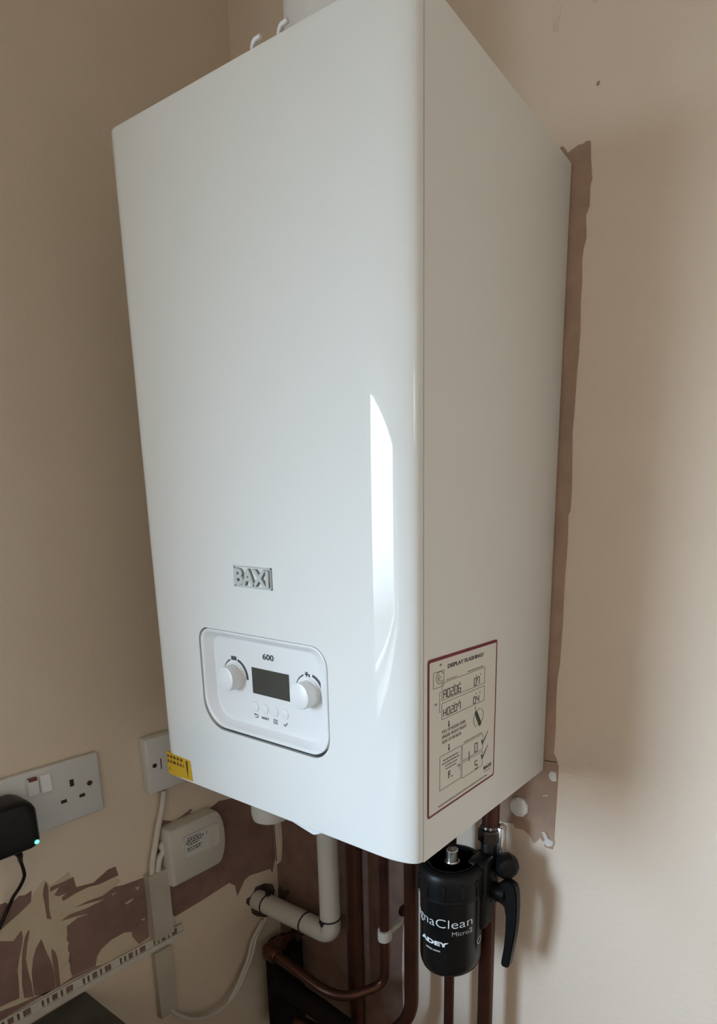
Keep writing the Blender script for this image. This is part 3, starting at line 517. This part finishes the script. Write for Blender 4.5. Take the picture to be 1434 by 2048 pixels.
b = N(); lathe(b, (.195, -.142, H - .001), (0, 0, 1), [(.066, 0), (.066, .012), (.058, .016), (.057, .20), (.052, .22), (.03, .235), (.001, .237)], 56); obj('flue_turret', b, M['panel'], boiler, 'white round flue turret', smooth=35)

# ------------------------------------------------------------------ pipes below the boiler
def pipe_thing(name, label, cat, pts, r, material, fil=.03, group='copper pipes under the boiler', extra=None, n=24):
    p = fillet(pts, fil) if len(pts) > 2 and fil else pts
    b = N(); tube(b, p, r, n); o = obj(name, b, material, smooth=50); tag(o, label, cat, group); return o
# lagged condensate pipe
b = N(); tube(b, fillet([(LX - .01, -.050, -.373), (.0338, -.050, -.369), (.0338, -.050, -.0003)], .021, 10), .0172, 40)
waste = tag(obj('condensate_pipe', b, M['pvc'], smooth=50), 'thick white pipe turning from under the boiler into a rough hole in the left wall', 'pipe')
def band(c, d, r=.0174, wd=.0030):
    b = N(); c = Vector(c); d = Vector(d).normalized(); lathe(b, c - d * wd / 2, d, [(r, 0), (r + .0008, .0003), (r + .0008, wd - .0003), (r, wd)], 40)
    return b
hd = Vector((.1765, 0, .004)).normalized()
for x_ in (-.1270, -.0270):
    z_ = -.373 + (x_ - LX + .01) * .02
    b = band((x_, -.05, z_), hd)
    if x_ > -.05: box(b, x_ - .003, x_ + .0035, -.071, -.066, z_ - .024, z_ - .010)
    else: box(b, x_ - .002, x_ + .006, -.052, -.046, z_ + .017, z_ + .024)
    obj('cable_tie', b, M['black'], waste, 'black cable tie')
b = band((.0338, -.05, -.336), (0, 0, 1)); prism(b, [(.032, -.335), (.044, -.335), (.038, -.345)], lambda a, c_, d: (a - .006, -.05 - d, c_), .0165, .0195)
obj('cable_tie', b, M['black'], waste, 'black cable tie')
# copper pipes
pipe_thing('copper_pipe', 'thick dark copper pipe directly right of the white vertical pipe', 'pipe', [(.080, -.040, -.0003), (.080, -.040, -.60)], .0140, M['copper'], 0)
p3 = pipe_thing('copper_pipe', 'thin copper pipe held by a white clip, bending left along the wall', 'pipe',
    [(.1490, -.045, -.0003), (.1475, -.045, -.416), (.110, -.094, -.424), (.075, -.106, -.421), (-.056, -.106, -.402), (-.056, -.001, -.402)], .0078, M['copper'], .020)
b = N()
cyl(b, (-.036, -.106, -.4050), (-.0590, -.106, -.4015), .0125, 24, bev=.002); cyl(b, (-.056, -.108, -.402), (-.056, -.078, -.402), .0128, 24, bev=.002); lathe(b, (-.056, -.106, -.4145), (0, 0, 1), [(.006, 0), (.0115, .004), (.0128, .0125), (.0115, .021), (.006, .025)], 24)
obj('elbow_fitting', b, M['copper'], p3, smooth=45)
b = N(); cyl(b, (-.056, -.050, -.402), (-.056, -.012, -.402), .0135, 24, bev=.002); obj('end_fitting', b, M['copper'], p3, smooth=45)
pipe_thing('copper_pipe', 'copper pipe beside the black filter, just left of the black filter, bending left low down', 'pipe', [(.2020, -.045, -.0003), (.2010, -.045, -.455), (.140, -.085, -.520), (-.02, -.085, -.545)], .0112, M['copper'], .035)
pipe_thing('copper_pipe', 'thin copper pipe running down from behind the black filter canister', 'pipe', [(.2735, -.045, -.0003), (.2715, -.045, -.62)], .0076, M['copper'], 0)
p6 = pipe_thing('copper_pipe', 'thick copper pipe below the valve at the right of the filter', 'pipe', [(.3350, -.045, -.190), (.3350, -.045, -.62)], .0112, M['copper'], 0)
p7 = pipe_thing('copper_pipe', 'short copper pipe between boiler underside and chrome valve nut', 'pipe', [(.3360, -.045, -.0003), (.3360, -.045, -.082)], .0120, M['copper'], 0)
# white pipe clip
b = N()
lathe(b, (.1485, -.045, -.333), (0, 0, 1), [(.0082, 0), (.0112, .0005), (.0115, .002), (.0115, .016), (.0112, .0175), (.0082, .018)], 28)
box(b, .1445, .1530, -.036, -.0005, -.330, -.320, .002)
tag(obj('pipe_clip', b, M['pvc'], smooth=40), 'small white plastic clip holding the thin copper pipe', 'pipe clip')
b = N(); lathe(b, (.158, -.0006, -.300), (0, -1, 0), [(.009, 0), (.009, .010), (.005, .016), (.001, .017)], 20); tag(obj('copper_stub', b, M['copper'], smooth=40), 'small dark copper stub beside the white pipe clip', 'pipe stub')
# black lagged pipe under the elbow
b = N(); tube(b, fillet([(-.106, -.036, -.640), (-.106, -.036, -.485), (-.106, -.036, -.458)], .002, 3), .0330, 32)
lag = tag(obj('lagged_pipe', b, M['foam'], smooth=50), 'black foam-covered pipe standing in the dark corner under the copper elbow', 'pipe')
b = N(); tube(b, fillet([(-.066, -.090, -.476), (.03, -.090, -.482), (.105, -.090, -.492)], .02, 5), .016, 24)
tag(obj('lagged_pipe', b, M['foam'], smooth=50), 'black foam-covered pipe lying sideways below the bent copper pipe', 'pipe')

# ------------------------------------------------------------------ valve and magnetic filter
VX, VY = .336, -.045
valve = thing('isolating_valve', 'chrome and black isolating valve with long black lever right of the filter', 'valve', (VX, VY, -.19))
b = N()
lathe(b, (VX, VY, -.100), (0, 0, 1), [(.0145, 0), (.0165, .001), (.0165, .017), (.0150, .019), (.0125, .0205)], 6)
lathe(b, (VX, VY, -.0815), (0, 0, 1), [(.0135, 0), (.0140, .003), (.0125, .006)], 32)
obj('compression_nut', b, M['chrome_dark'], valve, smooth=30)
b = N(); cyl(b, (VX, VY, -.1900), (VX, VY, -.100), .0125, 32, bev=.002); lathe(b, (VX, VY, -.150), (0, 0, 1), [(.010, 0), (.0175, .004), (.0185, .014), (.0175, .024), (.012, .030)], 32)
obj('valve_body', b, M['filt2'], valve, smooth=35)
b = N(); box(b, .3475, .3560, VY - .004, VY + .010, -.120, -.076, .002); lathe(b, (.3515, VY + .004, -.0790), (0, 0, 1), [(.0050, 0), (.0052, .004), (.003, .006)], 6); obj('side_port', b, M['chrome'], valve, 'brass and chrome port', smooth=30)
b = N(); lathe(b, (.366, -.052, -.1245), (.75, -.66, 0), [(.010, -.012), (.0150, -.010), (.0166, -.005), (.0166, .005), (.0150, .009), (.010, .012), (.001, .0125)], 10); obj('round_knob', b, M['filt2'], valve, smooth=25)
b = N()
lv = [(.3560, -.152), (.3660, -.142), (.3780, -.1375), (.3860, -.141), (.3890, -.150), (.3905, -.170), (.3905, -.190), (.3885, -.215), (.3850, -.240), (.3815, -.264), (.3785, -.2675), (.3700, -.2670), (.3695, -.262), (.3728, -.238), (.3742, -.213), (.3742, -.190), (.3715, -.176), (.3620, -.172), (.3560, -.174)]
prism(b, lv, lambda a, c_, d: (a, -.060 + d, c_), -.006, .006)
bmesh.ops.bevel(b, geom=[e for e in b.edges if e.calc_face_angle(0) > .5], offset=.0015, segments=2, affect='EDGES')
obj('lever', b, M['filt2'], valve, smooth=45)
b = N(); cyl(b, (.340, -.060, -.160), (.372, -.060, -.160), .011, 28, bev=.002); obj('lever_spindle', b, M['filt2'], valve, smooth=35)
b = N(); lathe(b, (.3435, -.060, -.1835), (.4, -.9, 0), [(.0070, -.006), (.0070, .004), (.005, .007), (.001, .0075)], 24); obj('end_cap', b, M['valve_red'], valve, 'red end cap', smooth=35)

FX, FY, FR = .306, -.092, .042
filt = thing('magnetic_filter', 'glossy black cylindrical heating filter canister with white lettering', 'filter', (FX, FY, -.270))
b = N(); lathe(b, (FX, FY, -.2705), (0, 0, 1), [(.001, 0), (.020, .0008), (.033, .004), (.0390, .0090), (.0412, .0150), (FR, .022), (FR, .128)], 96); can = obj('canister', b, M['filt'], filt, smooth=40)
b = N(); lathe(b, (FX, FY, -.1560), (0, 0, 1), [(.0420, 0), (.0432, .0010), (.0437, .004), (.0432, .006), (.0446, .0075), (.0446, .026), (.0440, .034), (.0418, .0395), (.0385, .0415), (.0345, .0418), (.0330, .0405), (.0320, .0385), (.0290, .0370), (.0240, .0362), (.0100, .0360)], 96)
for i in range(12):
    a_ = math.radians(i * 30 - 70); c = Vector((FX + .0445 * math.cos(a_), FY + .0445 * math.sin(a_), 0)); cyl(b, (c.x, c.y, -.148), (c.x, c.y, -.126), .0022, 10, bev=.001)
lid = obj('lid', b, M['filt2'], filt, 'black screw lid with raised rings', smooth=40)
b = N(); lathe(b, (FX, FY, -.1165), (0, 0, 1), [(.0318, 0), (.0326, .0006), (.0326, .0030), (.0318, .0036), (.0306, .0030), (.0304, 0)], 64); obj('lid_ring', b, M['filt'], lid, smooth=40)
b = N(); lathe(b, (FX, FY, -.1205), (0, 0, 1), [(.0125, 0), (.0125, .003), (.0088, .0045), (.0080, .0060), (.0080, .0200), (.0072, .0210), (.0046, .0210), (.0046, .0150), (.001, .0150)], 40); obj('bleed_nipple', b, M['chrome'], filt, 'chrome bleed nipple', smooth=35)
# arm to the valve
b = N()
box(b, .322, .352, -.086, -.052, -.212, -.112, .008, 3); cyl(b, (.318, -.075, -.170), (.344, -.052, -.170), .018, 32, bev=.003); lathe(b, (.333, -.060, -.140), (0, 0, 1), [(.018, 0), (.0185, .012), (.016, .022), (.011, .027)], 40)
for k in range(3): box(b, .338 + k * .005, .3405 + k * .005, -.090 + k * .003, -.080, -.165, -.118, .0008)
obj('side_arm', b, M['filt2'], filt, 'black ribbed arm joining the valve', smooth=40)
# lettering wrapped round the canister
def wrap(a, z, d): t = math.radians(a); return (FX + (FR + d) * math.cos(t), FY + (FR + d) * math.sin(t), z)
b = N(); text(b, 'MagnaClean', -163, -16.5, -.1912, -.1752, wrap, -.0002, .0003, bold=-.012); obj('product_lettering', b, M['white_ink'], can, 'thin white lettering')
b = N(); text(b, 'ADEY', -121, -61, -.2150, -.2085, wrap, -.0002, .0003, bold=.05); obj('maker_lettering', b, M['white_ink'], can, 'bold white lettering')
b = N(); text(b, 'adey.com', -107, -76, -.2245, -.2208, wrap, -.0002, .0003, bold=.01); obj('web_address', b, M['white_ink'], can, 'tiny white lettering')
b = N(); prism(b, arc_band(.0050, .0050, .0008, .0008, 0, 357, 0, 0, 30), lambda a, c_, d: wrap(6 + a * 1364, -.221 + c_, d), -.0002, .0003); obj('round_mark', b, M['white_ink'], can, 'white ring mark near the right edge')
b = N(); text(b, 'Micro', -55, -24, -.1985, -.1925, wrap, -.0002, .0003, bold=-.005); text(b, '2', -23, -15.5, -.1985, -.1912, wrap, -.0002, .0003, bold=.03); obj('small_lettering', b, M['grey_white'], can, 'pale grey lettering')

b = N(); lathe(b, (.3560, -.0008, -.0632), (0, -1, 0), [(.0145, 0), (.0145, .003), (.012, .0055), (.001, .006)], 9)
tag(obj('wall_cap', b, M['upvc'], smooth=20), 'round white cap on bare plaster right of the boiler', 'cap')

# ------------------------------------------------------------------ left wall fittings
sock = thing('double_socket', 'white double wall socket with a black plug-in adapter in its left outlet', 'socket', (LX, -.365, -.086))
b = N(); box(b, LX, LX + .009, -.4395, -.2935, -.0860, .0000, .003, 3)
plate = obj('face_plate', b, M['plastic'], sock, smooth=40)
xf = LX + .009
def slot(y0, y1, z0, z1, m_='slot', nm='pin_slot', th=.0004, par=None):
    b = N(); box(b, xf - .002, xf + th, y0, y1, z0, z1); return obj(nm, b, M[m_], par or plate)
for oy in (-.3305, -.4022):
    slot(oy - .0025, oy + .0025, -.0365, -.0270); slot(oy - .0155, oy - .0085, -.0560, -.0515); slot(oy + .0070, oy + .0140, -.0560, -.0515)
for sy in (-.3090, -.4240):
    b = N(); lathe(b, (xf - .001, sy, -.0400), (1, 0, 0), [(.0034, 0), (.0034, .0016), (.003, .002)], 20); obj('screw', b, M['slot'], plate)
for (y0, y1, tilt) in ((-.3815, -.3690, 1), (-.3670, -.3550, -1)):
    b = N(); b2 = bmesh.new(); z0, z1 = -.0315, -.0085
    hi = .0055 if tilt > 0 else .0030; lo_ = .0022 if tilt > 0 else .0050
    P = [(xf - .002, y0, z0), (xf - .002, y1, z0), (xf - .002, y1, z1), (xf - .002, y0, z1), (xf + lo_, y0, z0), (xf + lo_, y1, z0), (xf + hi, y1, z1), (xf + hi, y0, z1)]
    vs = [b2.verts.new(p) for p in P]
    for f in ((0, 3, 2, 1), (4, 5, 6, 7), (0, 1, 5, 4), (1, 2, 6, 5), (2, 3, 7, 6), (3, 0, 4, 7)): b2.faces.new([vs[i] for i in f])
    bmesh.ops.bevel(b2, geom=b2.edges[:], offset=.0007, segments=2, affect='EDGES'); merge(b, b2)
    rk = obj('rocker_switch', b, M['upvc'], sock, smooth=40)
    if tilt > 0:
        b = N(); box(b, xf + .001, xf + .0056, y0 + .0015, y1 - .0015, z1 - .0030, z1 + .0010); obj('red_mark', b, M['redw'], rk, 'red ON mark on top of the switch')

# black adapter
ad = thing('plug_adapter', 'black rounded plug-in power adapter with glowing green light', 'adapter', (xf, -.42, -.075))
b = N(); b2 = bmesh.new(); prof = rrect(-.4520, -.3905, -.0800, -.0165, (.016, .012, .016, .016), 8); cy_, cz_ = -.4212, -.0480
L = []
for (dx, s) in ((.0, .90), (.004, .97), (.012, 1.0), (.036, 1.0), (.044, .965), (.048, .88), (.0495, .7)):
    L.append([b2.verts.new((xf + .0005 + dx, cy_ + (p[0] - cy_) * s, cz_ + (p[1] - cz_) * s)) for p in prof])
for a_, c_ in zip(L, L[1:]): bridge(b2, a_, c_)
b2.faces.new(L[0]); b2.faces.new(L[-1]); bmesh.ops.recalc_face_normals(b2, faces=b2.faces[:]); merge(b, b2); adb = obj('adapter_body', b, M['adapter'], ad, smooth=40)
b = N(); lathe(b, (LX + .0470, -.3985, -.0700), (1, .15, -.1), [(.0027, 0), (.0027, .0110), (.0020, .0124), (.0002, .0130)], 20); obj('status_light', b, M['led'], ad, 'small lit green light')
b = N(); cpts = [(-.118, -.4215, -.074)] + [tuple(p) for p in DATA['adcable']]; cp = smooth_path(cpts, 6)
rad = [max(.0020, .0052 - .0032 * i / 14) for i in range(len(cp))]
tube(b, cp, .002, 14, rad); obj('power_cable', b, M['adapter'], ad, 'thin black cable', smooth=60)

# fused spur
sp = thing('fused_spur', 'white square fused switch plate between the socket and the boiler', 'spur switch', (LX, -.19, -.0865))
b = N(); box(b, LX, LX + .017, -.2330, -.1470, -.0868, -.0008, .0022, 3); spb = obj('switch_box', b, M['plastic'], sp, smooth=40)
b = N(); lathe(b, (LX + .0165, -.2225, -.0435), (1, 0, 0), [(.0034, 0), (.0034, .0009), (.0026, .0012)], 20); obj('screw', b, M['slot'], spb)
b = N(); box(b, LX + .0165, LX + .0174, -.2134, -.2122, -.0520, -.0350); obj('fuse_carrier', b, M['slot'], spb)
b = N(); tube(b, smooth_path([(LX + .008, y_, z_) for (y_, z_) in DATA['cable_spur']], 6), .0042, 16)
tag(obj('white_cable', b, M['cable'], smooth=60), 'white cable dropping from the square spur plate into the trunking', 'cable', 'white cables on the left wall')

# room controller
st = thing('heating_controller', 'cream white wall controller with recessed printed label beside the trunking', 'controller', (LX, -.17, -.2475))
b = N(); b2 = bmesh.new()
op = rrect(-.2184, -.1330, -.2468, -.1510, (.003, .006, .006, .003), 5)
def bulge(p, s):
    y_, z_ = p; t = max(0, (y_ + .150) / .017); zz = (z_ + .199) / .048
    return (y_ + t * .0125 * (1 - abs(zz) ** 2.5) * s, z_)
L = []
for (dx, i_) in ((0, 0), (.022, 0), (.0250, .0010), (.0262, .0030)):
    pp = rrect(-.2184 + i_, -.1330 - i_, -.2468 + i_, -.1510 - i_, (.003, .006, .006, .003), 5); ex = []
    for j, p in enumerate(pp): ex.append(bulge(p, 1))
    # extra points on the bulging right edge
    k6 = 6; right_pts = [(-.1330 - i_, -.2408 + (.0838) * q / 8) for q in range(1, 8)]
    ex = ex[:2 * k6] + [bulge(p, 1) for p in right_pts] + ex[2 * k6:]
    L.append([b2.verts.new((LX + dx, p[0], p[1])) for p in ex])
for a_, c_ in zip(L, L[1:]): bridge(b2, a_, c_)
b2.faces.new(L[0]); b2.faces.new(L[-1]); bmesh.ops.recalc_face_normals(b2, faces=b2.faces[:]); merge(b, b2)
stb = obj('controller_body', b, M['old'], st, smooth=35)
xs_ = LX + .0262
b = N(); b2 = bmesh.new()
La = [b2.verts.new((xs_ - .0005, p[0], p[1])) for p in rrect(-.1960, -.1330, -.2115, -.1695, (.002, .009, .009, .002), 6)]
Lb = [b2.verts.new((xs_ + .0010, p[0], p[1])) for p in rrect(-.1955, -.1335, -.2110, -.1700, (.002, .009, .009, .002), 6)]
Lc = [b2.verts.new((xs_ + .0002, p[0], p[1])) for p in rrect(-.1942, -.1362, -.2085, -.1718, (.0015, .007, .007, .0015), 6)]
bridge(b2, La, Lb); bridge(b2, Lb, Lc); b2.faces.new(Lc); bmesh.ops.recalc_face_normals(b2, faces=b2.faces[:]); merge(b, b2); win = obj('label_window', b, M['old'], st, smooth=30)
b = N(); prism(b, rrect(-.1935, -.1515, -.2075, -.1725, .0008), lambda a, c_, d: (xs_ + d, a, c_), .0002, .0006); lb = obj('printed_label', b, M['plastic'], win)
b = N(); rnd = random.Random(9); lf = lambda a, c_, d: (xs_ + d, a, c_)
for i, (a0, a1) in enumerate(((-.188, -.166), (-.190, -.160), (-.1915, -.164), (-.188, -.170), None or (-.190, -.165), (-.190, -.168))):
    z_ = -.1765 - i * .0037 - (.0020 if i > 3 else 0); words(b, a0, a1, z_ - .0012, z_ + .0008, lf, .0005, .0009, rnd)
text(b, '2', -.1565, -.1545, -.1790, -.1765, lf, .0005, .0009); text(b, 'f', -.1565, -.1545, -.1830, -.1800, lf, .0005, .0009)
obj('label_printing', b, M['ink'], win)
b = N(); tube(b, smooth_path([(LX + .006, -.212, -.176), (LX + .008, -.2200, -.178)] + [(LX + .009, y_, z_) for (y_, z_) in DATA['cable_stat'][1:]], 6), .0045, 16)
tag(obj('white_cable', b, M['cable'], smooth=60), 'short white cable curving from the controller into the trunking', 'cable', 'white cables on the left wall')

# trunking (two lengths) and the long cable
b = N(); prism(b, [(-.2475, -.3286), (-.2165, -.3301), (-.2165, -.2165), (-.2475, -.2165)], on_left, 0, .014)
prism(b, [(-.2490, -.4720), (-.2230, -.4720), (-.2230, -.3525), (-.2490, -.3512)], on_left, 0, .011)
tag(obj('cable_trunking', b, M['trunk'], smooth=40), 'vertical painted cable trunking below the controller', 'trunking')
for k, (dy, dx) in enumerate(((0, .0045), (.0048, .0045))):
    pass
b = N(); cl = [(LX + .006 + .010 * math.sin(i / 12 * math.pi), y_, z_) for i, (y_, z_) in enumerate(DATA['cable_long'])]
tube(b, smooth_path(cl, 6), .0036, 14)
tag(obj('white_cable', b, M['cable'], smooth=60), 'long white cable sagging from the pipe hole to the trunking bottom', 'cable', 'white cables on the left wall')
b = N(); k_ = len(cl); cl2 = [(p[0], p[1] - .0085, p[2] - .001) for i, p in enumerate(cl[:7])]
tube(b, smooth_path(cl2, 6), .0030, 14)
tag(obj('white_cable', b, M['cable'], smooth=60), 'second white cable strand beside the sagging one below the pipe hole', 'cable', 'white cables on the left wall')

# bare strip showing through the perforations
patch('bare_plaster_patch', [[(-.62, -.3135), (-.197, -.3320), (-.197, -.3460), (-.62, -.3270)]], M['bare'], wall_left, on_left, .0009)
# perforated tile trim
b = N(); y0, y1 = -.600, -.197
zt = lambda y: -.3200 - .0114 * (y + .4353) / .2371
def quad(ya, yb, t0, t1, th0=.0005, th1=.0025):
    prism(b, [(ya, zt(ya) - t1), (yb, zt(yb) - t1), (yb, zt(yb) - t0), (ya, zt(ya) - t0)], on_left, th0 + .0012, th1 + .0012)
HT = .0215
quad(y0, y1, .0, .0022); quad(y0, y1, .0125, HT, .0, .0045)
slots = [(0, .0030), (.0062, .0094), (.0128, .0195), (.0232, .0262), (.0300, .0390)]   # one repeat
per = .0515; y = -.3996 - per * 4; edges = []
while y < y1:
    for (a_, c_) in slots:
        if y + a_ > y0 and y + c_ < y1 - .002: edges.append((y + a_, y + c_))
    y += per
prev = y0
for (a_, c_) in edges: quad(prev, a_, .0022, .0125); prev = c_
quad(prev, y1, .0022, .0125)
tag(obj('tile_trim', b, M['trim']), 'long white perforated plastic trim strip crossing the left wall', 'trim strip')

# worktop end in the lower left and the base unit it rests on
b = N(); box(b, LX + .001, .40, -2.6, -.3455, -.392, -.3495, .002)
tag(obj('worktop', b, M['worktop'], smooth=40), 'dark worktop end in the lower left corner below the trim strip', 'worktop')
bc = thing('base_cabinet', 'pale kitchen base cabinet under the dark worktop', 'cabinet', (.1, -1.5, -ZB))
b = N(); box(b, LX + .001, .38, -2.6, -.380, -ZB + .1, -.3925, .002); obj('carcass', b, M['cabinet'], bc)
b = N(); box(b, LX + .001, .34, -2.6, -.400, -ZB + .0005, -ZB + .0995); obj('plinth', b, M['cabinet'], bc)
